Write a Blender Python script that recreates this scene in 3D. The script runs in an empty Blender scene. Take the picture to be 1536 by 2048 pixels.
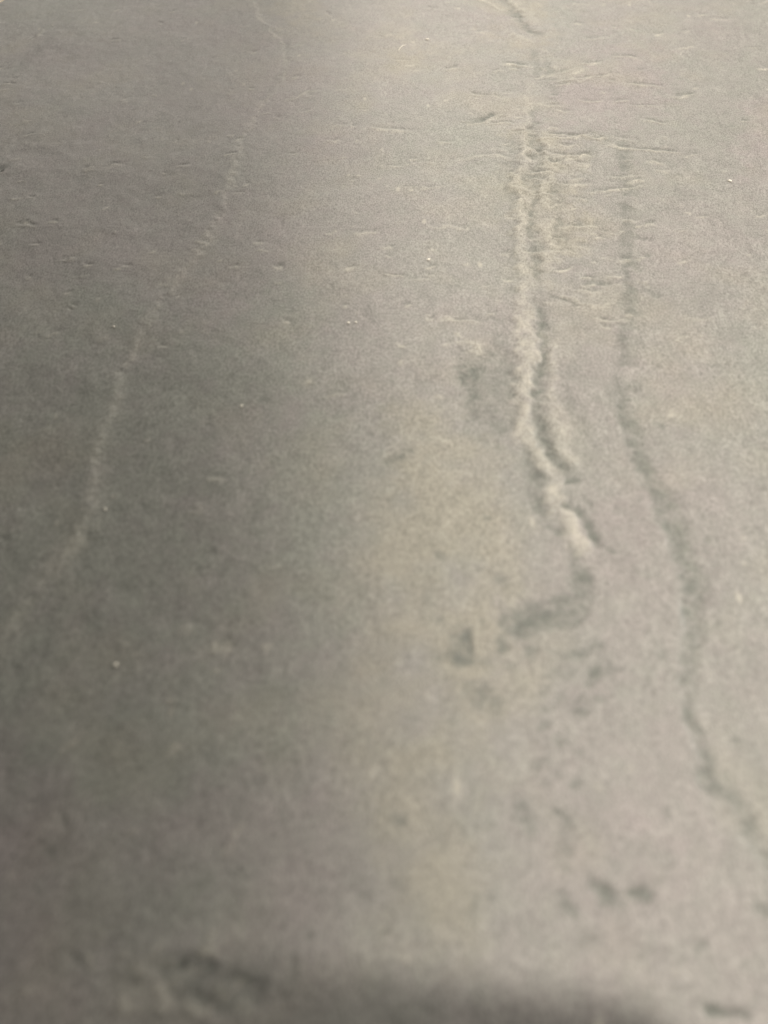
import bpy, math
import numpy as np
from mathutils import Matrix, Vector

C = bpy.context.scene.collection
scene = bpy.context.scene
rng = np.random.default_rng(11)

# ------------------------------------------------------------------ camera
TH = 0.010                      # slab thickness, counter top is z = 0
CAM_H = 0.130                   # lens height above the stone
PITCH = math.radians(52.0)      # below horizontal
HALF = math.radians(33.65)      # half of the vertical field of view
cam_d = bpy.data.cameras.new('camera')
cam = bpy.data.objects.new('camera', cam_d)
C.objects.link(cam)
cam.location = (0, 0, TH + CAM_H)
cam.rotation_euler = (math.pi / 2 - PITCH, 0, 0)
cam_d.sensor_fit = 'VERTICAL'
cam_d.sensor_height = 7.0
cam_d.lens = 3.5 / math.tan(HALF)
cam_d.clip_start = 0.002
cam_d.clip_end = 60
cam_d.dof.use_dof = True
cam_d.dof.focus_distance = 0.258
cam_d.dof.aperture_fstop = cam_d.lens / 2.7
scene.camera = cam

# ------------------------------------------------------------------ world, lamps, exposure
w = bpy.data.worlds.new('World')
scene.world = w
w.use_nodes = True
bg = w.node_tree.nodes['Background']
bg.inputs[0].default_value = (1.0, 0.96, 0.88, 1)
bg.inputs[1].default_value = 0.165


def lamp(name, kind, loc, target, power, col, **kw):
    d = bpy.data.lights.new(name, kind)
    o = bpy.data.objects.new(name, d)
    C.objects.link(o)
    o.location = loc
    o.rotation_euler = (Vector(target) - Vector(loc)).to_track_quat('-Z', 'Y').to_euler()
    d.energy = power
    d.color = col
    for k, v in kw.items():
        setattr(d, k, v)
    return o


# ceiling downlight, its cone edge falls across the stone
lamp('downlight', 'SPOT', (-0.0435, 0.10, 1.40), (3.790, 0.46, 0.0), 80, (1.0, 0.925, 0.825),
     spot_size=math.radians(140), spot_blend=0.073, shadow_soft_size=0.030)
# broad unseen fill added low on the right to rake the relief
lamp('side_fill', 'AREA', (1.1, 0.50, 0.36), (0, 0.2, 0), 12.0, (1.0, 0.94, 0.86), shape='RECTANGLE', size=0.5, size_y=0.3)
# wide unseen light added beyond the far side to raise the sheen
lamp('far_fill', 'AREA', (-0.2, 1.9, 0.75), (0, 0.3, 0), 15.0, (1.0, 0.93, 0.83), shape='RECTANGLE', size=1.8, size_y=0.7)

scene.render.filter_size = 0.9
scene.view_settings.view_transform = 'Standard'
scene.view_settings.look = 'None'
scene.view_settings.exposure = 0
scene.view_settings.gamma = 1

# ------------------------------------------------------------------ helpers
FPX = 1024 / math.tan(HALF)


def pix(px, py):
    """where the sight line of a photograph pixel meets the top of the stone"""
    a = (px - 768) / FPX
    b = (1024 - py) / FPX
    dy = math.cos(PITCH) + b * math.sin(PITCH)
    dz = -math.sin(PITCH) + b * math.cos(PITCH)
    t = CAM_H / -dz
    return (a * t, dy * t)


def tag(o, label=None, cat=None, group=None, kind=None):
    for k, v in (('label', label), ('category', cat), ('group', group), ('kind', kind)):
        if v:
            o[k] = v
    return o


def mesh_object(name, verts, faces, mat=None, parent=None, smooth=True):
    me = bpy.data.meshes.new(name)
    me.from_pydata([tuple(v) for v in verts], [], faces)
    me.update()
    if smooth:
        for p in me.polygons:
            p.use_smooth = True
    o = bpy.data.objects.new(name, me)
    C.objects.link(o)
    if mat:
        me.materials.append(mat)
    if parent:
        o.parent = parent
    return o


def simple_mat(name, col, rough, metal=0.0, coat=0.0):
    m = bpy.data.materials.new(name)
    m.use_nodes = True
    nt = m.node_tree
    b = nt.nodes['Principled BSDF']
    n = nt.nodes.new('ShaderNodeTexNoise')
    n.inputs['Scale'].default_value = 60
    n.inputs['Detail'].default_value = 6
    tc = nt.nodes.new('ShaderNodeTexCoord')
    nt.links.new(tc.outputs['Object'], n.inputs['Vector'])
    r = nt.nodes.new('ShaderNodeMix')
    r.data_type = 'RGBA'
    r.inputs[6].default_value = (*[c * 0.88 for c in col], 1)
    r.inputs[7].default_value = (*[min(1, c * 1.1) for c in col], 1)
    nt.links.new(n.outputs['Fac'], r.inputs[0])
    nt.links.new(r.outputs[2], b.inputs['Base Color'])
    b.inputs['Roughness'].default_value = rough
    b.inputs['Metallic'].default_value = metal
    b.inputs['Coat Weight'].default_value = coat
    return m


# ------------------------------------------------------------------ slab frame: its left edge just cuts the top left corner of the view
P0 = np.array(pix(-6, 3))
P1 = np.array(pix(0, -1))
E = (P1 - P0) / np.linalg.norm(P1 - P0)      # along the left edge
N = np.array([E[1], -E[0]])                  # into the stone
ROT = math.atan2(E[1], E[0]) - math.pi / 2


def loc(px, py):
    d = np.array(pix(px, py)) - P0
    return np.array([d @ N, d @ E])


def axis(parts):
    out = []
    for a, b, s in parts:
        n = max(1, int(round((b - a) / s)))
        out.append(np.linspace(a, b, n, endpoint=False))
    out.append([parts[-1][1]])
    return np.concatenate(out)


XS = axis([(0.0, 0.39, 0.00044), (0.39, 0.50, 0.002)])
YS = axis([(-0.42, -0.35, 0.002), (-0.35, 0.19, 0.00044), (0.19, 0.30, 0.002)])
X, Y = np.meshgrid(XS, YS)                   # rows along y


def field(scale, beta, seed, aniso=1.0, n=1024, size=0.74):
    """smooth random relief sampled on the slab; scale = largest wavelength in metres"""
    r = np.random.default_rng(seed)
    f = np.fft.rfft2(r.standard_normal((n, n)))
    ky = np.fft.fftfreq(n, size / n)[:, None]
    kx = np.fft.rfftfreq(n, size / n)[None, :] * aniso
    k = np.hypot(kx, ky)
    amp = (1 + (k * scale) ** 2) ** (-beta / 2)
    amp[0, 0] = 0
    g = np.fft.irfft2(f * amp, s=(n, n))
    g /= g.std()
    u = (X / size * n) % n
    v = ((Y + 0.42) / size * n) % n
    i, j = u.astype(int), v.astype(int)
    fu, fv = u - i, v - j
    i2, j2 = (i + 1) % n, (j + 1) % n
    return (g[j, i] * (1 - fu) + g[j, i2] * fu) * (1 - fv) + (g[j2, i] * (1 - fu) + g[j2, i2] * fu) * fv


warp_a = field(0.010, 2.6, 1)
warp_b = field(0.010, 2.6, 2)
warp_c = field(0.0025, 2.4, 3)
warp_d = field(0.0025, 2.4, 4)
WX = X + 0.0007 * warp_a + 0.00045 * warp_c
WY = Y + 0.0007 * warp_b + 0.00045 * warp_d
rough_n = field(0.004, 2.2, 5)
speck_n = field(0.0018, 2.0, 31)
brk = field(0.012, 2.5, 6)

Z = np.zeros_like(X)
PALE = np.zeros_like(X)       # powdery broken stone, with light painted on raised edges
DARK = np.zeros_like(X)       # darker green-grey bedding, with shade painted into grooves and dents
TINT = 0.40 * field(0.05, 2.8, 7) + 0.22 * field(0.006, 2.2, 8)   # + plum, - green
OCHRE = 0.35 * field(0.03, 2.6, 9)


def sstep(a):
    a = np.clip(a, 0, 1)
    return a * a * (3 - 2 * a)


def window(pts, pad):
    p = np.array(pts)
    x0, y0 = p.min(0) - pad
    x1, y1 = p.max(0) + pad
    i0, i1 = np.searchsorted(XS, [x0, x1])
    j0, j1 = np.searchsorted(YS, [y0, y1])
    return (slice(j0, max(j1, j0 + 1)), slice(i0, max(i1, i0 + 1)))


def near(px_pts):
    """finer wander for what lies close to the lens"""
    return float(np.interp(np.mean([p[1] for p in px_pts]), [400, 900, 1700], [1.0, 0.55, 0.40]))


def line_dist(pts, sl, warp=1.0):
    """unsigned distance, side (+ = right of travel), position along (0..1)"""
    x = X[sl] + (WX[sl] - X[sl]) * warp
    y = Y[sl] + (WY[sl] - Y[sl]) * warp
    best = np.full(x.shape, 1e9)
    side = np.zeros(x.shape)
    along = np.zeros(x.shape)
    p = np.array(pts)
    seg = np.linalg.norm(np.diff(p, axis=0), axis=1)
    tot = seg.sum()
    acc = 0.0
    for k in range(len(p) - 1):
        a, b = p[k], p[k + 1]
        d = b - a
        L = max(seg[k], 1e-9)
        t = np.clip(((x - a[0]) * d[0] + (y - a[1]) * d[1]) / L ** 2, 0, 1)
        qx, qy = x - a[0] - t * d[0], y - a[1] - t * d[1]
        q = np.hypot(qx, qy)
        m = q < best
        best[m] = q[m]
        side[m] = np.sign(qx * d[1] - qy * d[0])[m]
        along[m] = ((acc + t * L) / tot)[m]
        acc += L
    return best, side, along


def step(px_pts, drop, width, reach, pale=0.0, dark=0.0, bw=0.0012, taper=0.12, warp=1.0, gaps=0.0):
    """a cleavage step: the side on the right of travel stands 'drop' above the left one, fading out over 'reach'"""
    pts = [loc(*p) for p in px_pts]
    sl = window(pts, reach * 1.6 + 0.004)
    d, s, al = line_dist(pts, sl, warp * near(px_pts))
    sd = d * s
    ends = sstep(al / taper) * sstep((1 - al) / taper)
    g = ends
    if gaps:
        g = g * sstep((brk[sl] + gaps) * 0.9 + 0.5)
    prof = np.tanh(sd / width) * np.exp(-(d / reach) ** 2)
    Z[sl] += 0.5 * drop * prof * g
    band = np.exp(-(d / bw) ** 2) * g * np.clip(0.75 + 0.35 * rough_n[sl], 0, 1.4)
    PALE[sl] = np.maximum(PALE[sl], pale * band)
    if dark:
        DARK[sl] = np.maximum(DARK[sl], dark * band)


def ridge(px_pts, height, width, pale=0.0, dark=0.0, warp=1.0, taper=0.15, gaps=0.0, flat=2):
    """a low rib (or, with negative height, a groove)"""
    pts = [loc(*p) for p in px_pts]
    sl = window(pts, width * 3 + 0.004)
    d, s, al = line_dist(pts, sl, warp * near(px_pts))
    g = sstep(al / taper) * sstep((1 - al) / taper)
    if gaps:
        g = g * sstep((brk[sl] + gaps) * 0.9 + 0.5)
    band = np.exp(-(d / width) ** flat) * g
    Z[sl] += height * band
    wob = np.clip(0.85 + 0.25 * rough_n[sl] + 0.15 * speck_n[sl], 0, 1.4)
    if pale:
        PALE[sl] = np.maximum(PALE[sl], pale * band * wob)
    if dark:
        DARK[sl] = np.maximum(DARK[sl], dark * band * wob)


def patch(px_pts, soft, fn, warp=1.5):
    """soft mask of an outlined area, handed to fn(slice, mask)"""
    pts = [loc(*p) for p in px_pts]
    pts.append(pts[0])
    sl = window(pts, soft * 2 + 0.004)
    warp = warp * near(px_pts)
    d, s, al = line_dist(pts, sl, warp)
    x = X[sl] + (WX[sl] - X[sl]) * warp
    y = Y[sl] + (WY[sl] - Y[sl]) * warp
    inside = np.zeros(x.shape, bool)
    for a, b in zip(pts[:-1], pts[1:]):
        c = ((a[1] > y) != (b[1] > y)) & (x < (b[0] - a[0]) * (y - a[1]) / (b[1] - a[1] + 1e-12) + a[0])
        inside ^= c
    m = sstep(0.5 + np.where(inside, d, -d) / (2 * soft))
    fn(sl, m)


def hollow(px_pts, depth, dark, soft=0.0012, warp=1.5):
    def f(sl, m):
        Z[sl] -= depth * m * np.clip(0.9 + 0.25 * rough_n[sl], 0.3, 1.6)
        DARK[sl] = np.maximum(DARK[sl], dark * m * np.clip(0.84 + 0.10 * brk[sl] + 0.20 * rough_n[sl] + 0.22 * speck_n[sl], 0.1, 1.3))
    patch(px_pts, soft, f, warp)


def tint(px_pts, t, o=0.0, soft=0.008):
    def f(sl, m):
        mm = m * np.clip(0.9 + 0.25 * brk[sl], 0, 1.4)
        TINT[sl] += t * mm
        OCHRE[sl] += o * mm
    patch(px_pts, soft, f, 4.0)


# ------------------------------------------------------------------ relief of the stone
Z += 0.00030 * field(0.09, 3.2, 20) + 0.00005 * field(0.02, 2.8, 21) + 0.000020 * field(0.006, 2.4, 22)
Z += 0.000008 * field(0.0025, 2.0, 23)

# pale vein on the left: the left sheet stands higher, its lit riser painted pale
vein = [(495, -20), (508, 10), (530, 45), (560, 75), (568, 110), (571, 140), (555, 175), (522, 215), (500, 250),
        (478, 290), (462, 360), (440, 430), (405, 495), (365, 550), (325, 600), (300, 640), (270, 700), (245, 750),
        (235, 800), (212, 850), (190, 920), (182, 1000), (165, 1060), (120, 1130), (70, 1180), (20, 1260), (-30, 1330), (-90, 1420)]
step(vein[::-1], -0.00024, 0.0007, 0.006, pale=0.22, bw=0.0009, taper=0.03)
ridge(vein[10:], 0.00007, 0.0024, pale=0.18, taper=0.12, gaps=0.6)
ridge(vein[18:], 0.00006, 0.0028, pale=0.26, taper=0.2)
ridge(vein[7:17], 0.00008, 0.0013, pale=0.20, taper=0.12, gaps=0.6)
ridge([(560, 70), (568, 110), (568, 140), (552, 170), (520, 212)], -0.00012, 0.0016, dark=0.35)

# main double rib right of the middle
rib = [(1062, 100), (1058, 180), (1048, 250), (1042, 330), (1040, 420), (1042, 520), (1048, 600), (1054, 700),
       (1048, 760), (1044, 830), (1056, 890), (1088, 938), (1130, 958)]
ridge(rib, 0.00024, 0.0022, pale=0.26, taper=0.25)
ridge(rib[2:8], 0.00036, 0.0020, pale=0.40, taper=0.2, warp=1.2, gaps=1.4)
ridge([(1090, 250), (1094, 330), (1100, 420), (1102, 500), (1094, 580)], 0.00030, 0.0020, pale=0.38, taper=0.2, warp=1.3, gaps=1.2)
ridge([(1064, 200), (1070, 300), (1066, 400), (1070, 500), (1078, 590)], -0.00040, 0.0018, dark=0.6, taper=0.12, gaps=1.2, warp=1.3)
ridge([(1118, 340), (1122, 420), (1118, 500)], -0.00030, 0.0022, dark=0.45, taper=0.2, gaps=1.0, warp=1.3)
ridge([(1030, 250), (1024, 340), (1026, 440), (1030, 540), (1034, 640)], -0.00022, 0.0018, dark=0.42, taper=0.15, gaps=0.7, warp=1.3)
ridge(rib[6:], 0.00034, 0.0021, pale=0.54, taper=0.10, flat=4, warp=1.5)
ridge([(1108, 620), (1110, 700), (1102, 760), (1098, 820), (1118, 880), (1140, 925), (1165, 955)], 0.00022, 0.0013, pale=0.32, taper=0.15, gaps=0.7, warp=1.6)
ridge([(1150, 690), (1142, 780), (1152, 850), (1175, 910)], -0.00020, 0.0022, dark=0.28, taper=0.2, gaps=0.8)
ridge([(1024, 700), (1022, 780), (1020, 840), (1030, 880)], -0.00024, 0.0014, dark=0.40, taper=0.2)
ridge([(1075, 585), (1080, 620), (1084, 660), (1085, 700), (1078, 750), (1071, 800), (1084, 860), (1104, 920), (1130, 952), (1142, 966)],
      -0.00060, 0.0018, dark=0.80, taper=0.08)
ridge([(1112, 800), (1112, 850), (1130, 905), (1150, 940)], 0.00026, 0.0018, pale=0.38)
ridge([(1085, 660), (1100, 700), (1098, 760)], 0.00018, 0.0016, pale=0.3)
ridge([(1100, 960), (1112, 1000), (1138, 1045), (1155, 1085), (1170, 1120)], 0.00042, 0.0022, pale=0.55, taper=0.08, flat=4, warp=1.5)
ridge([(1040, 885), (1060, 945), (1072, 985), (1092, 1025), (1105, 1045)], -0.00036, 0.0018, dark=0.62)
hollow([(1085, 1048), (1118, 1050), (1140, 1066), (1138, 1076), (1112, 1068)], 0.00040, 1.1, 0.0007)
hollow([(1122, 960), (1146, 952), (1152, 964), (1130, 974)], 0.00040, 1.15, 0.0006)
hollow([(1058, 938), (1082, 945), (1090, 956), (1070, 975), (1058, 965)], 0.00030, 0.9, 0.0008)
ridge([(1122, 1005), (1150, 1015), (1175, 1042), (1188, 1070), (1200, 1095), (1212, 1098)], -0.00045, 0.0011, dark=1.0, taper=0.06)
ridge([(1200, 1095), (1222, 1102), (1244, 1112)], -0.0002, 0.0007, dark=0.6)
ridge([(1168, 995), (1182, 1010), (1184, 1030)], -0.00018, 0.0008, dark=0.5)
ridge([(1120, 985), (1150, 992)], -0.00018, 0.0006, dark=0.5)
hollow([(1138, 1085), (1162, 1110), (1178, 1160), (1180, 1205), (1145, 1200), (1134, 1150)], 0.00026, 0.80, 0.0010, 1.0)
hollow([(1000, 1248), (1058, 1204), (1085, 1205), (1118, 1184), (1178, 1198), (1186, 1225), (1150, 1258), (1112, 1258), (1085, 1272), (1052, 1292), (1012, 1278)],
       0.00030, 0.62, 0.0008, 1.2)
hollow([(1030, 1252), (1070, 1222), (1118, 1210), (1120, 1232), (1075, 1262), (1045, 1275)], 0.0002, 0.95, 0.0009)
hollow([(1140, 1200), (1175, 1205), (1178, 1226), (1150, 1235)], 0.0002, 0.9, 0.0007)
hollow([(888, 1272), (935, 1258), (946, 1300), (972, 1330), (915, 1336), (895, 1310)], 0.00035, 0.85, 0.0008, 1.2)
hollow([(925, 1370), (985, 1372), (1010, 1400), (985, 1440), (945, 1410)], 0.00022, 0.62, 0.0012)
hollow([(1108, 1312), (1150, 1306), (1182, 1288), (1172, 1312), (1135, 1326)], 0.00026, 0.80)
hollow([(1165, 1348), (1182, 1330), (1200, 1325), (1196, 1362), (1172, 1370)], 0.00030, 0.90)
hollow([(1120, 1380), (1160, 1400), (1150, 1440), (1110, 1420)], 0.00016, 0.40, 0.0014)
hollow([(912, 722), (940, 700), (1000, 695), (1032, 722), (1034, 800), (1028, 860), (1000, 885), (955, 850), (922, 820), (910, 770)],
       0.00016, 0.44, 0.0016)
hollow([(910, 738), (938, 730), (960, 745), (950, 775), (916, 775)], 0.00020, 0.85)
hollow([(918, 782), (955, 778), (975, 796), (930, 812)], 0.00012, 0.80)
hollow([(1015, 640), (1030, 700), (1034, 780), (1005, 770), (985, 700)], 0.00012, 0.35, 0.002)
ridge([(905, 700), (930, 686), (965, 690), (955, 708), (930, 704)], 0.00022, 0.0009, pale=0.5)
ridge([(890, 640), (940, 634), (990, 638), (1015, 650)], -0.00020, 0.0010, dark=0.35)
ridge([(870, 644), (930, 642), (960, 645)], 0.00018, 0.0008, pale=0.4)
ridge([(950, 880), (985, 890), (1010, 905)], -0.0002, 0.0008, dark=0.3)

# loose trail of small chips below the hook
for x, y, r in ((1105, 1340, 14), (1140, 1345, 12), (1190, 1300, 12), (1210, 1345, 10), (1060, 1310, 12), (1085, 1375, 14), (1130, 1395, 12),
                (1155, 1425, 14), (1085, 1455, 12), (1110, 1490, 14), (1150, 1560, 14), (1070, 1530, 12), (1195, 1400, 10), (1020, 1330, 10)):
    hollow([(x - r * 1.4, y + r * .3), (x - r * .1, y - r * .9), (x + r * 1.5, y - r * .4), (x + r * .5, y + r * .7)], 0.00018, 0.60, 0.0007, 1.3)

# flake edge that curls to the right
ridge([(1092, 590), (1118, 594), (1140, 604), (1160, 608)], -0.00030, 0.0011, dark=0.7)
ridge([(1112, 588), (1138, 596), (1165, 608), (1205, 611), (1235, 608)], 0.00026, 0.0009, pale=0.5)
ridge([(1165, 568), (1190, 563), (1222, 565)], -0.00022, 0.0011, dark=0.6)
ridge([(1160, 571), (1190, 569)], 0.00022, 0.0008, pale=0.6)
ridge([(1240, 566), (1275, 568), (1300, 580), (1325, 590)], -0.0002, 0.0012, dark=0.35)
ridge([(1245, 562), (1280, 565), (1300, 570)], 0.00018, 0.0008, pale=0.4)
ridge([(1200, 635), (1216, 638), (1222, 652)], -0.0002, 0.0007, dark=0.4)

# long step down the right: right sheet higher, its shaded foot painted as a dark band
ledge = [(1250, 250), (1262, 300), (1268, 400), (1270, 480), (1275, 560), (1272, 640), (1264, 720), (1260, 780), (1272, 850),
         (1288, 905), (1312, 960), (1340, 1010), (1360, 1060), (1380, 1110), (1394, 1160), (1394, 1240), (1388, 1300),
         (1390, 1380), (1404, 1430), (1428, 1490), (1450, 1540), (1482, 1600), (1516, 1660), (1545, 1710), (1585, 1770)]
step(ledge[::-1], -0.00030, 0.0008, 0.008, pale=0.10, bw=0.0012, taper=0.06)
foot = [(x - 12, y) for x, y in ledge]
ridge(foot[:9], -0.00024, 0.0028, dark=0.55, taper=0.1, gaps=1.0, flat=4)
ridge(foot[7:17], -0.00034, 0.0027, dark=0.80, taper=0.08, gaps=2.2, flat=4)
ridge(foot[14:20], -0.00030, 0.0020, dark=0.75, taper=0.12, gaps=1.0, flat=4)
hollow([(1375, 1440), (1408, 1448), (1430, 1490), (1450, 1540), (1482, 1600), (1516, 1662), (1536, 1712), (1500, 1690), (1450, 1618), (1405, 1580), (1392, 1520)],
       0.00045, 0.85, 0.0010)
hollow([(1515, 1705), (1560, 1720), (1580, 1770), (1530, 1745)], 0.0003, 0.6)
ridge([(1310, 985), (1330, 1030), (1345, 1070), (1360, 1110)], -0.0002, 0.0018, dark=0.4)
ridge([(1310, 850), (1335, 855)], -0.0002, 0.0008, dark=0.5)

# top: diagonal groove with warm pale flanks
ridge([(985, -20), (1018, 10), (1040, 35), (1062, 60), (1092, 82)], -0.00042, 0.0018, dark=0.7, taper=0.2)
ridge([(940, -10), (985, 10), (1010, 22)], 0.00030, 0.0014, pale=0.45)
ridge([(1000, -20), (1050, 20), (1080, 55)], 0.00022, 0.0018, pale=0.25)
ridge([(1020, 60), (1045, 80), (1075, 84)], 0.00022, 0.0015, pale=0.30)
ridge([(1066, 100), (1070, 140), (1064, 165)], -0.00024, 0.0014, dark=0.45)
ridge([(1100, 120), (1104, 200), (1102, 230)], -0.00022, 0.0020, dark=0.45, gaps=0.4)
ridge([(1092, 360), (1098, 420), (1106, 470)], -0.00022, 0.0018, dark=0.40, gaps=0.5)
ridge([(1072, 320), (1085, 360), (1086, 440), (1080, 500)], 0.00024, 0.0018, pale=0.40, gaps=0.5)
ridge([(1048, 290), (1080, 310), (1110, 322), (1145, 334)], -0.00040, 0.0016, dark=0.65)
ridge([(1060, 280), (1048, 276)], -0.0002, 0.0012, dark=0.4)
ridge([(1060, 282), (1110, 280), (1160, 279), (1215, 282)], 0.00032, 0.0010, pale=0.60)
ridge([(1120, 275), (1170, 273), (1200, 276)], -0.00030, 0.0011, dark=0.55)
ridge([(1115, 311), (1150, 310), (1192, 312)], -0.00026, 0.0010, dark=0.5)
ridge([(1112, 318), (1150, 316), (1172, 318)], 0.00030, 0.0010, pale=0.6)
ridge([(1140, 330), (1168, 334), (1180, 330)], 0.00022, 0.0011, pale=0.5)
ridge([(925, 252), (950, 244), (975, 236), (1000, 228)], -0.00040, 0.0014, dark=0.85)
ridge([(918, 259), (948, 252), (985, 240), (1020, 233)], 0.00026, 0.0010, pale=0.50)
ridge([(940, 190), (975, 188)], -0.0002, 0.0014, dark=0.4)
ridge([(1110, 162), (1150, 160), (1170, 164)], 0.00018, 0.0010, pale=0.4)
ridge([(1120, 165), (1160, 167)], -0.00018, 0.0010, dark=0.3)
ridge([(1228, 350), (1250, 340), (1262, 380)], -0.0002, 0.0016, dark=0.3)
ridge([(1195, 455), (1225, 456), (1245, 459)], -0.00022, 0.0010, dark=0.45)
ridge([(1215, 462), (1255, 461)], 0.0002, 0.0008, pale=0.4)
ridge([(1270, 475), (1310, 478)], -0.0002, 0.0009, dark=0.45)
ridge([(1278, 510), (1300, 505), (1318, 514)], -0.0002, 0.0010, dark=0.45)
ridge([(1272, 511), (1292, 510)], 0.00018, 0.0008, pale=0.5)
for a in ([(1345, 311), (1375, 307), (1408, 306)], [(1380, 458), (1350, 460)], [(748, 333), (800, 331), (892, 328)],
          [(770, 382), (830, 379), (905, 374)], [(640, 290), (680, 285)], [(660, 262), (700, 258)], [(745, 78), (792, 71)],
          [(560, 205), (590, 194), (612, 186), (640, 182)], [(598, 197), (620, 192)], [(1065, 360), (1110, 358)],
          [(1130, 358), (1170, 357)], [(850, 460), (1000, 455)], [(700, 470), (760, 465)], [(95, 524), (130, 519), (160, 512)],
          [(135, 562), (180, 552)], [(230, 464), (250, 458)], [(30, 90), (80, 70), (120, 30)], [(370, 440), (395, 432)],
          [(300, 345), (330, 338)], [(240, 205), (255, 198)], [(150, 345), (190, 338)], [(1160, 80), (1210, 76)],
          [(1130, 5), (1180, 12)], [(980, 60), (940, 66)], [(640, 800), (700, 795)], [(410, 962), (455, 966)],
          [(1190, 290), (1240, 296)], [(1060, 205), (1120, 202)], [(1300, 345), (1345, 340)], [(870, 885), (905, 880)],
          [(750, 250), (800, 246)], [(1210, 395), (1250, 388)]):
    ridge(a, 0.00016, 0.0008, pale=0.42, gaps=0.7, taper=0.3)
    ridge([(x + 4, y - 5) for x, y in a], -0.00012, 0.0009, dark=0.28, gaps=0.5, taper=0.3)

# top left: low terraces that run with the slab edge
for x0, y0, x1, y1, hh in ((-30, 165, 160, 28, 0.00022), (-30, 120, 90, 30, 0.00016), (-30, 215, 200, 60, 0.00012)):
    step([(x0, y0), ((x0 + x1) / 2 + 6, (y0 + y1) / 2 + 4), (x1, y1)], hh, 0.003, 0.012, taper=0.2)
ridge([(-20, 165), (60, 110), (140, 45)], -0.00010, 0.004, dark=0.22)
ridge([(-10, 335), (10, 340)], -0.0003, 0.003, dark=0.7)

# dents in the blurred foreground
ridge([(770, 942), (790, 925), (812, 908)], -0.00016, 0.0014, dark=0.45)
ridge([(800, 902), (830, 900)], -0.0001, 0.001, dark=0.45)
ridge([(1100, 1620), (1125, 1632), (1140, 1660)], -0.00028, 0.0010, dark=0.90)
ridge([(1040, 1600), (1050, 1650), (1075, 1668)], -0.00018, 0.0013, dark=0.60)
ridge([(1100, 1690), (1135, 1710), (1140, 1722)], -0.00025, 0.0009, dark=0.75)
ridge([(1115, 1640), (1130, 1680), (1150, 1700)], -0.00012, 0.0016, dark=0.45)
ridge([(1255, 1788), (1285, 1782), (1308, 1800)], -0.00035, 0.0011, dark=1.20)
hollow([(1180, 1765), (1205, 1770), (1250, 1815), (1240, 1832), (1205, 1815), (1180, 1790)], 0.0004, 0.85)  # broad dent, its shadow painted dark
ridge([(1120, 1780), (1140, 1820), (1165, 1840)], -0.00018, 0.0009, dark=0.60)
hollow([(1145, 1865), (1185, 1870), (1190, 1905), (1150, 1900)], 0.0002, 0.3, 0.0012)
ridge([(1385, 1905), (1410, 1890), (1420, 1880)], -0.0002, 0.001, dark=0.60)
ridge([(1405, 2025), (1440, 2018), (1475, 2028), (1510, 2032)], -0.0004, 0.0009, dark=1.20)
ridge([(1330, 1700), (1350, 1740)], -0.00015, 0.001, dark=0.30)
ridge([(1510, 1810), (1540, 1825)], -0.00025, 0.001, dark=0.75)
for x, y, r, k in ((800, 1642, 12, .4), (985, 1800, 12, .4), (1090, 1560, 14, .45), (1230, 1020, 12, .3), (1090, 1422, 14, .5),
                   (1005, 1165, 14, .3), (1320, 1310, 12, .3), (905, 1290, 10, .3), (1155, 1505, 14, .4), (880, 1310, 10, .4),
                   (1000, 1292, 16, .45), (1480, 1480, 12, .3), (800, 1770, 12, .3), (1500, 1930, 14, .3), (720, 1758, 10, .3),
                   (960, 1140, 12, .25), (1440, 1240, 14, .25), (870, 1115, 14, .25), (1240, 1790, 10, .3), (1410, 1100, 10, .3)):
    hollow([(x - r, y), (x - r * .2, y - r * .8), (x + r, y - r * .2), (x + r * .4, y + r * .8)], 0.00018, min(1.0, k * 1.7), 0.0007)

# cross ripples and creases over and around the two right-hand ridges
rr = np.random.default_rng(8)
for k in range(105):
    px = rr.choice([rr.normal(1125, 60), rr.normal(1265, 50), rr.uniform(760, 1420)], p=[0.46, 0.26, 0.28])
    py = rr.choice([rr.uniform(110, 640), rr.normal(295, 45)], p=[0.75, 0.25])
    ln = 16 + rr.exponential(42)
    sl_ = rr.normal(0.0, 0.10)
    bow = rr.normal(0, 0.05) * ln
    ts = np.linspace(-0.5, 0.5, 6)
    p = [(px + t * ln, py + t * ln * sl_ + bow * (1 - 4 * t * t) + rr.normal(0, 0.8)) for t in ts]
    st = rr.uniform(0.3, 1.0)
    wd = rr.uniform(0.0005, 0.0012)
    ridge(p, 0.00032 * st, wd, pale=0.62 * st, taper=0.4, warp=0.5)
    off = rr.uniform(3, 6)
    ridge([(x + 3, y - off) for x, y in p], -0.00032 * st, wd, dark=0.60 * st, taper=0.4, warp=0.5)

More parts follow.
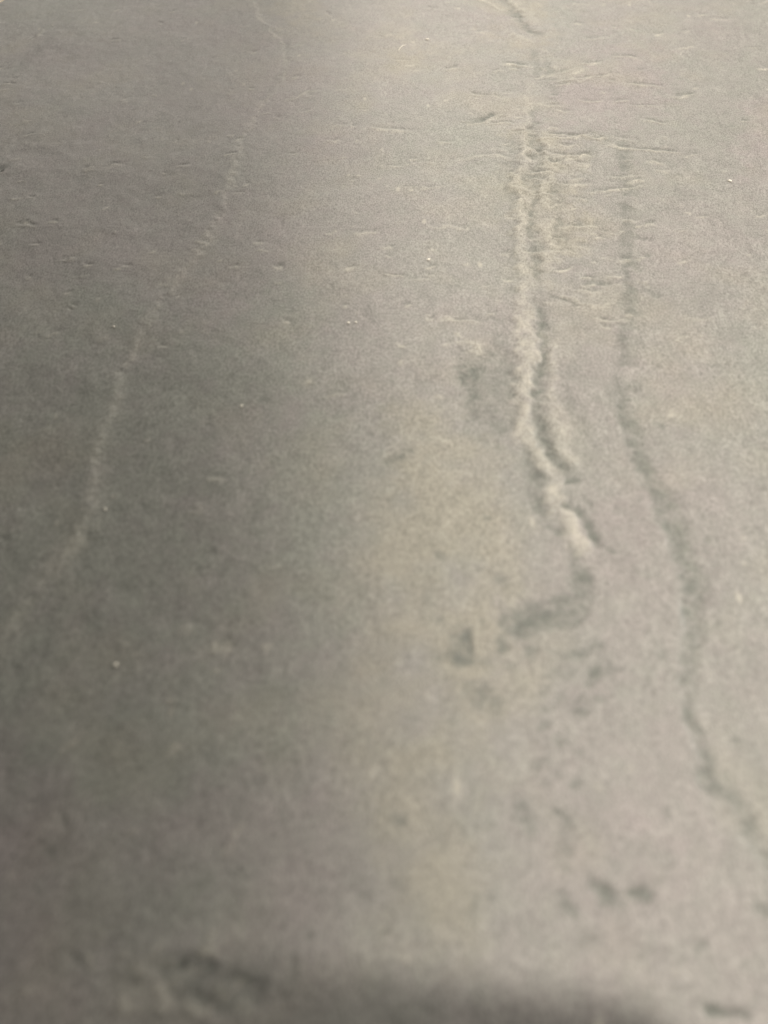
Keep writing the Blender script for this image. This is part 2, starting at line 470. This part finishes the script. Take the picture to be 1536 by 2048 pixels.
# fine scattered scratches and lifted scales, mostly across the view
rs = np.random.default_rng(79)
for k in range(230):
    px, py = rs.uniform(-20, 1560), rs.uniform(-10, 700) ** 1.0
    ln = rs.uniform(6, 34) * (1.6 if rs.random() < 0.12 else 1.0)
    sl_ = rs.normal(-0.12, 0.16)
    p = [(px - ln / 2, py - ln * sl_ / 2), (px, py + rs.normal(0, 1.5)), (px + ln / 2, py + ln * sl_ / 2)]
    st = rs.uniform(0.25, 0.75)
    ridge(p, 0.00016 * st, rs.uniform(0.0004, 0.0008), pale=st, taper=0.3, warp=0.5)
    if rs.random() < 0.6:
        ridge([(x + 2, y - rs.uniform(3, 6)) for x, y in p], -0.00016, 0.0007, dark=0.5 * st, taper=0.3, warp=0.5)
for k in range(170):
    px, py = rs.uniform(0, 1536), rs.uniform(600, 2040)
    q = rs.uniform(0.0004, 0.0009)
    c = loc(px, py)
    sl = window([c], 0.003)
    bump = np.exp(-(((WX[sl] - c[0]) / q) ** 2 + ((WY[sl] - c[1]) / (q * rs.uniform(0.7, 1.5))) ** 2))
    if rs.random() < 0.5 and DARK[sl].max() < 0.4:
        PALE[sl] = np.maximum(PALE[sl], rs.uniform(0.3, 0.8) * bump)
        Z[sl] += 0.00012 * bump
    else:
        DARK[sl] = np.maximum(DARK[sl], rs.uniform(0.2, 0.6) * bump)
        Z[sl] -= 0.00014 * bump

# chipped cluster at the bottom left
hollow([(300, 1932), (335, 1905), (395, 1908), (470, 1945), (540, 1972), (520, 2020), (440, 2045), (360, 2015), (318, 1978)], 0.00012, 0.42, 0.0007, 1.0)
hollow([(385, 1955), (440, 1958), (452, 2000), (405, 2016), (380, 1985)], 0.00012, 0.70, 0.0012, 1.0)
hollow([(300, 1912), (330, 1905), (345, 1935), (318, 1945)], 0.0001, 0.6, 0.0012, 1.0)
hollow([(480, 1965), (530, 1985), (525, 2010), (495, 2000)], 0.0001, 0.6, 0.0012, 1.0)
hollow([(345, 1925), (380, 1930), (380, 1950), (350, 1945)], 0.0002, 0.9, 0.0006, 1.0)
ridge([(285, 1910), (330, 1922), (380, 1935), (430, 1950), (480, 1962), (535, 1985)], -0.00014, 0.0017, dark=0.70, taper=0.15)
for pts, hh, wd in (([(236, 1902), (255, 1914)], 0.0004, 0.0008), ([(265, 1926), (285, 1940)], 0.0006, 0.0009),
                    ([(310, 1972), (322, 2005), (306, 2030)], 0.0005, 0.0015), ([(425, 1980), (455, 2004)], 0.0007, 0.0011),
                    ([(365, 2012), (395, 2030), (425, 2032)], 0.0006, 0.0010), ([(343, 1954), (352, 1972)], 0.0005, 0.0009),
                    ([(235, 2005), (262, 2030)], 0.0004, 0.0012), ([(300, 2018), (322, 2030)], 0.0004, 0.0009),
                    ([(290, 1908), (345, 1922), (360, 1924)], 0.0003, 0.0008), ([(468, 2010), (500, 2030)], 0.0004, 0.0010)):
    ridge(pts, hh * 0.25, wd * 0.8, pale=0.26, taper=0.02)

# ------------------------------------------------------------------ mineral tints of the stone
tint([(190, -20), (510, -20), (562, 75), (565, 135), (440, 150), (380, 125), (300, 70)], 1.0, 0.1, 0.006)
tint([(-40, 150), (300, 130), (560, 160), (620, 420), (600, 560), (420, 640), (250, 570), (-40, 560)], 0.62, 0.05, 0.012)
tint([(230, 590), (420, 560), (540, 640), (530, 720), (420, 690), (330, 660)], 0.8, 0.1, 0.004)
tint([(-60, 580), (160, 556), (330, 610), (420, 690), (560, 560), (640, 600), (680, 800), (740, 1000), (660, 1500), (300, 1650), (-60, 1350)],
     -1.35, 0.0, 0.010)
tint([(1170, 130), (1210, 60), (1330, 80), (1350, 220), (1300, 250), (1200, 260), (1100, 230), (1110, 180)], 1.2, 0.0, 0.007)
tint([(1480, 230), (1580, 180), (1580, 370), (1480, 350)], 1.2, 0.0, 0.006)
tint([(520, -20), (660, -20), (640, 60), (560, 60)], 0.7, 0.9, 0.006)
tint([(930, -20), (1090, -20), (1120, 90), (1060, 130), (980, 70)], 0.6, 0.9, 0.006)
tint([(780, 90), (850, 95), (840, 130), (790, 140)], 0.6, 0.9, 0.006)
tint([(1030, 260), (1180, 280), (1170, 480), (1060, 560), (1030, 400)], -0.3, 1.0, 0.006)
tint([(560, -20), (1000, 80), (1000, 300), (640, 300)], 0.0, 0.35, 0.02)
tint([(780, 800), (1000, 860), (1040, 1100), (1000, 1300), (960, 1600), (960, 1880), (740, 1880), (720, 1500)], -0.45, 1.1, 0.008)
tint([(1060, 1000), (1300, 1000), (1400, 1500), (1540, 1900), (1100, 1880), (1010, 1400)], 0.8, -0.35, 0.008)
tint([(-60, 1500), (150, 1560), (120, 1780), (200, 2060), (-60, 2060)], 0.8, 0.0, 0.006)
tint([(100, 1640), (330, 1600), (430, 1560), (420, 1680), (200, 1720)], 0.7, 0.0, 0.005)
tint([(560, 1750), (640, 1700), (660, 1900), (500, 1930), (400, 1900)], 0.6, 0.0, 0.005)
tint([(200, 1720), (480, 1720), (420, 1880), (180, 1900)], -0.8, 0.0, 0.005)

# rounded, uneven arrises
edge = np.minimum.reduce([X - XS[0], XS[-1] - X, Y - YS[0], YS[-1] - Y])
lip = np.clip(1 - edge / (0.0022 + 0.0006 * np.clip(brk, -1.5, 1.5)), 0, 1)
Z -= 0.0016 * lip ** 2

# ------------------------------------------------------------------ slab mesh
ny, nx = X.shape
top = np.stack([X, Y, Z], -1).reshape(-1, 3)
idx = np.arange(nx * ny).reshape(ny, nx)
quads = np.stack([idx[:-1, :-1], idx[:-1, 1:], idx[1:, 1:], idx[1:, :-1]], -1).reshape(-1, 4)
loop = np.concatenate([idx[0, :-1], idx[:-1, -1], idx[-1, :0:-1], idx[:0:-1, 0]])
low = top[loop].copy()
low[:, 2] = -TH + 0.0002
mid = top[loop].copy()
mid[:, 2] = -TH * 0.5 + 0.0006 * rng.standard_normal(len(loop))
nl = len(loop)
i_mid = nx * ny + np.arange(nl)
i_low = i_mid + nl
nxt = np.roll(np.arange(nl), -1)
skirt1 = np.stack([loop[nxt], loop, i_mid, i_mid[nxt]], -1)
skirt2 = np.stack([i_mid[nxt], i_mid, i_low, i_low[nxt]], -1)
faces = np.concatenate([quads, skirt1, skirt2])
verts = np.concatenate([top, mid, low])
me = bpy.data.meshes.new('slate_slab')
me.vertices.add(len(verts))
me.vertices.foreach_set('co', verts.astype(np.float32).ravel())
me.loops.add(faces.size)
me.loops.foreach_set('vertex_index', faces.astype(np.int32).ravel())
me.polygons.add(len(faces))
me.polygons.foreach_set('loop_start', np.arange(0, faces.size, 4, dtype=np.int32))
me.polygons.foreach_set('loop_total', np.full(len(faces), 4, dtype=np.int32))
me.update()
me.polygons.foreach_set('use_smooth', np.ones(len(faces), dtype=bool))
pad = np.zeros(2 * nl)
for nm, arr in (('pale', PALE), ('dark', DARK), ('tint', TINT), ('ochre', OCHRE)):
    at = me.attributes.new(nm, 'FLOAT', 'POINT')
    at.data.foreach_set('value', np.concatenate([arr.ravel(), pad]).astype(np.float32))
slab = bpy.data.objects.new('slate_slab', me)
C.objects.link(slab)
slab.location = (P0[0], P0[1], TH)
slab.rotation_euler = (0, 0, ROT)
tag(slab, 'grey riven slate slab with ridges, ledges and pale veins, filling the whole picture', 'slate slab')

# ------------------------------------------------------------------ slate material
m = bpy.data.materials.new('slate')
m.use_nodes = True
nt = m.node_tree
bsdf = nt.nodes['Principled BSDF']
L = nt.links.new
tc = nt.nodes.new('ShaderNodeTexCoord')


def attr(n):
    a = nt.nodes.new('ShaderNodeAttribute')
    a.attribute_name = n
    return a.outputs['Fac']


def noise(scale, detail=4, rough=0.6, vec=None):
    n = nt.nodes.new('ShaderNodeTexNoise')
    n.inputs['Scale'].default_value = scale
    n.inputs['Detail'].default_value = detail
    n.inputs['Roughness'].default_value = rough
    L(vec or tc.outputs['Object'], n.inputs['Vector'])
    return n.outputs['Fac']


def ramp(src, a, b, lo=0.0, hi=1.0):
    r = nt.nodes.new('ShaderNodeMapRange')
    r.inputs[1].default_value, r.inputs[2].default_value = a, b
    r.inputs[3].default_value, r.inputs[4].default_value = lo, hi
    L(src, r.inputs[0])
    return r.outputs[0]


def mix(fac, a, b, mode='MIX'):
    n = nt.nodes.new('ShaderNodeMix')
    n.data_type = 'RGBA'
    n.blend_type = mode
    n.clamp_factor = True
    for s, v in ((0, fac), (6, a), (7, b)):
        if isinstance(v, tuple):
            n.inputs[s].default_value = (*v, 1)
        elif isinstance(v, float):
            n.inputs[s].default_value = v
        else:
            L(v, n.inputs[s])
    return n.outputs[2]


def math_node(op, a, b):
    n = nt.nodes.new('ShaderNodeMath')
    n.operation = op
    for s, v in ((0, a), (1, b)):
        if isinstance(v, float):
            n.inputs[s].default_value = v
        else:
            L(v, n.inputs[s])
    return n.outputs[0]


def along_view(sx, sy):
    r = nt.nodes.new('ShaderNodeMapping')
    r.inputs['Rotation'].default_value = (0, 0, ROT)
    L(tc.outputs['Object'], r.inputs['Vector'])
    q = nt.nodes.new('ShaderNodeMapping')
    q.inputs['Scale'].default_value = (sx, sy, 1.0)
    L(r.outputs[0], q.inputs['Vector'])
    return q.outputs[0]


grain_vec = along_view(1.0, 0.50)     # the cleavage grain runs lengthways
grain = noise(2600, 3, 0.75, grain_vec)
mott = noise(230, 4, 0.65, grain_vec)
blot = noise(420, 5, 0.62, grain_vec)
cloud = noise(60, 5, 0.6)
col = mix(ramp(cloud, 0.3, 0.7), (0.264, 0.255, 0.238), (0.296, 0.286, 0.266))
t = attr('tint')
col = mix(ramp(t, 0.0, 1.6, 0, 0.75), col, (0.294, 0.264, 0.258))
col = mix(ramp(t, 0.0, -1.6, 0, 0.75), col, (0.262, 0.272, 0.238))
col = mix(ramp(attr('ochre'), 0.0, 1.5, 0, 0.7), col, (0.318, 0.298, 0.246))
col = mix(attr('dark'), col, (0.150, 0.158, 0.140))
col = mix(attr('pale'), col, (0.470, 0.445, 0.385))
col = mix(1.0, col, mix(ramp(blot, 0.30, 0.70), (0.90, 0.90, 0.90), (1.09, 1.09, 1.09)), 'MULTIPLY')
col = mix(1.0, col, mix(ramp(grain, 0.32, 0.68), (0.60, 0.60, 0.60), (1.42, 1.42, 1.42)), 'MULTIPLY')
col = mix(1.0, col, mix(ramp(mott, 0.30, 0.70), (0.935, 0.94, 0.935), (1.065, 1.06, 1.06)), 'MULTIPLY')
# sparse bright mica flecks
fl = nt.nodes.new('ShaderNodeTexVoronoi')
fl.inputs['Scale'].default_value = 260
L(grain_vec, fl.inputs['Vector'])
sep = nt.nodes.new('ShaderNodeSeparateColor')
L(fl.outputs['Color'], sep.inputs[0])
pick = math_node('GREATER_THAN', sep.outputs[0], 0.985)
dot = ramp(fl.outputs['Distance'], 0.10, 0.24, 1, 0)
fleck = math_node('MULTIPLY', math_node('MULTIPLY', pick, dot), 0.55)
col = mix(fleck, col, (0.52, 0.49, 0.42))
L(col, bsdf.inputs['Base Color'])
L(ramp(blot, 0.3, 0.7, 0.50, 0.62), bsdf.inputs['Roughness'])
bsdf.inputs['Specular IOR Level'].default_value = 0.5
b1 = nt.nodes.new('ShaderNodeBump')
b1.inputs['Strength'].default_value = 0.35
b1.inputs['Distance'].default_value = 0.0003
L(blot, b1.inputs['Height'])
b2 = nt.nodes.new('ShaderNodeBump')
b2.inputs['Strength'].default_value = 0.55
b2.inputs['Distance'].default_value = 0.00016
L(grain, b2.inputs['Height'])
L(b1.outputs[0], b2.inputs['Normal'])
L(b2.outputs[0], bsdf.inputs['Normal'])
me.materials.append(m)

# ------------------------------------------------------------------ counter under the slab
counter_mat = simple_mat('cream_laminate', (0.80, 0.66, 0.42), 0.45)
cv = [(-2.0, -1.2, 0), (2.0, -1.2, 0), (2.0, 2.0, 0), (-2.0, 2.0, 0), (-2.0, -1.2, -0.04), (2.0, -1.2, -0.04), (2.0, 2.0, -0.04), (-2.0, 2.0, -0.04)]
cf = [(0, 1, 2, 3), (7, 6, 5, 4), (0, 4, 5, 1), (1, 5, 6, 2), (2, 6, 7, 3), (3, 7, 4, 0)]
counter = mesh_object('counter_top', cv, cf, counter_mat, smooth=False)
tag(counter, kind='structure')


# ------------------------------------------------------------------ grains lying on the stone
def height_at(px, py):
    p = loc(px, py)
    i = int(np.clip(np.searchsorted(XS, p[0]), 0, nx - 1))
    j = int(np.clip(np.searchsorted(YS, p[1]), 0, ny - 1))
    return Z[j, i]


white = simple_mat('white_grit', (0.86, 0.82, 0.72), 0.6)
GRIT = 'pale grit grains on the slate'


def grain_mesh(rx, ry, rz, seed):
    r = np.random.default_rng(seed)
    vs, fs = [], []
    rings, seg = 5, 8
    vs.append((0, 0, rz))
    for k in range(1, rings):
        a = math.pi * k / rings
        for q in range(seg):
            b = 2 * math.pi * q / seg
            s = 1 + 0.22 * r.standard_normal()
            vs.append((rx * math.sin(a) * math.cos(b) * s, ry * math.sin(a) * math.sin(b) * s, rz * math.cos(a)))
    vs.append((0, 0, -rz))
    for q in range(seg):
        fs.append((0, 1 + q, 1 + (q + 1) % seg))
        for k in range(rings - 2):
            a = 1 + k * seg
            fs.append((a + q, a + seg + q, a + seg + (q + 1) % seg, a + (q + 1) % seg))
        a = 1 + (rings - 2) * seg
        fs.append((len(vs) - 1, a + (q + 1) % seg, a + q))
    return vs, fs


grits = [
    (855, 80, 0.0007, 'bright white grain near the top edge, between the vein and the diagonal groove'),
    (857, 521, 0.00055, 'white grain left of the double ridge, level with the pale flake mark'),
    (1460, 360, 0.00065, 'white grain on the smooth sheet right of the long dark ledge'),
    (697, 650, 0.00045, 'tiny pale grain in the middle, left one of a close pair'),
    (712, 649, 0.00040, 'tiny pale grain in the middle, right one of a close pair'),
    (228, 656, 0.00042, 'tiny pale grain on the dark area left of the vein'),
    (484, 816, 0.00042, 'tiny pale grain on the dark area right of the vein'),
    (210, 1020, 0.00035, 'tiny grain beside the lower end of the pale vein'),
    (232, 1330, 0.00045, 'tiny cream grain alone on the dark lower left'),
]
for k, (px, py, r, lab) in enumerate(grits):
    vs, fs = grain_mesh(r, r * 0.8, r * 0.45, 40 + k)
    o = mesh_object('grit_grain', vs, fs, white)
    x, y = pix(px, py)
    o.location = (x, y, TH + height_at(px, py) + r * 0.36)
    o.rotation_euler = (0, 0, k * 1.3)
    tag(o, lab, 'grain', GRIT)

# short pale fibre beside the brightest grain
fx = [pix(*p) for p in ((797, 103), (801, 97), (806, 93), (810, 92))]
fv, ff = [], []
for k, (x, y) in enumerate(fx):
    z = TH + height_at(800, 97) + 0.00014
    for q in range(6):
        a = 2 * math.pi * q / 6
        fv.append((x + 0.00015 * math.cos(a), y, z + 0.00012 * math.sin(a)))
for k in range(3):
    for q in range(6):
        ff.append((k * 6 + q, k * 6 + (q + 1) % 6, k * 6 + 6 + (q + 1) % 6, k * 6 + 6 + q))
ff += [tuple(range(5, -1, -1)), tuple(range(18, 24))]
tag(mesh_object('fibre', fv, ff, white), 'short pale fibre lying left of the brightest white grain near the top', 'fibre')

# ------------------------------------------------------------------ the phone that takes the picture; its shadow falls on the bottom of the view
glass_dark = simple_mat('phone_glass', (0.02, 0.02, 0.022), 0.25, coat=0.5)
frame_metal = simple_mat('phone_frame', (0.18, 0.18, 0.19), 0.35, metal=1.0)


def rounded_slab(wd, ht, dp, r, seg=8):
    vs, fs = [], []
    ring = []
    for cx, cy, a0 in ((wd / 2 - r, ht / 2 - r, 0), (-wd / 2 + r, ht / 2 - r, 90), (-wd / 2 + r, -ht / 2 + r, 180), (wd / 2 - r, -ht / 2 + r, 270)):
        for k in range(seg + 1):
            a = math.radians(a0 + 90 * k / seg)
            ring.append((cx + r * math.cos(a), cy + r * math.sin(a)))
    n = len(ring)
    for z, s in ((-dp / 2, 0.985), (-dp * 0.35, 1.0), (dp * 0.35, 1.0), (dp / 2, 0.985)):
        vs += [(x * s, y * s, z) for x, y in ring]
    for lv in range(3):
        for k in range(n):
            a, b = lv * n + k, lv * n + (k + 1) % n
            fs.append((a, b, b + n, a + n))
    fs.append(tuple(range(n - 1, -1, -1)))
    fs.append(tuple(range(3 * n, 4 * n)))
    return vs, fs


phone = bpy.data.objects.new('smartphone', None)
C.objects.link(phone)
tag(phone, 'dark smartphone held over the near edge, its soft shadow lying along the bottom', 'smartphone')
phone.rotation_euler = (cam.rotation_euler.to_matrix() @ Matrix.Rotation(math.radians(-6.0), 3, 'Z')).to_euler()
up = np.array([0, math.sin(PITCH), math.cos(PITCH)])
back = np.array([0, -math.cos(PITCH), math.sin(PITCH)])
pc = np.array([-0.009, 0, TH + CAM_H]) + back * 0.014 - up * 0.0322
phone.location = tuple(pc)
mesh_object('frame', *rounded_slab(0.072, 0.147, 0.0072, 0.011), frame_metal, phone, False)
o = mesh_object('screen', *rounded_slab(0.068, 0.143, 0.0008, 0.009), glass_dark, phone, False)
o.location = (0, 0, 0.0040)
o = mesh_object('back_glass', *rounded_slab(0.069, 0.144, 0.0008, 0.0095), glass_dark, phone, False)
o.location = (0, 0, -0.0040)
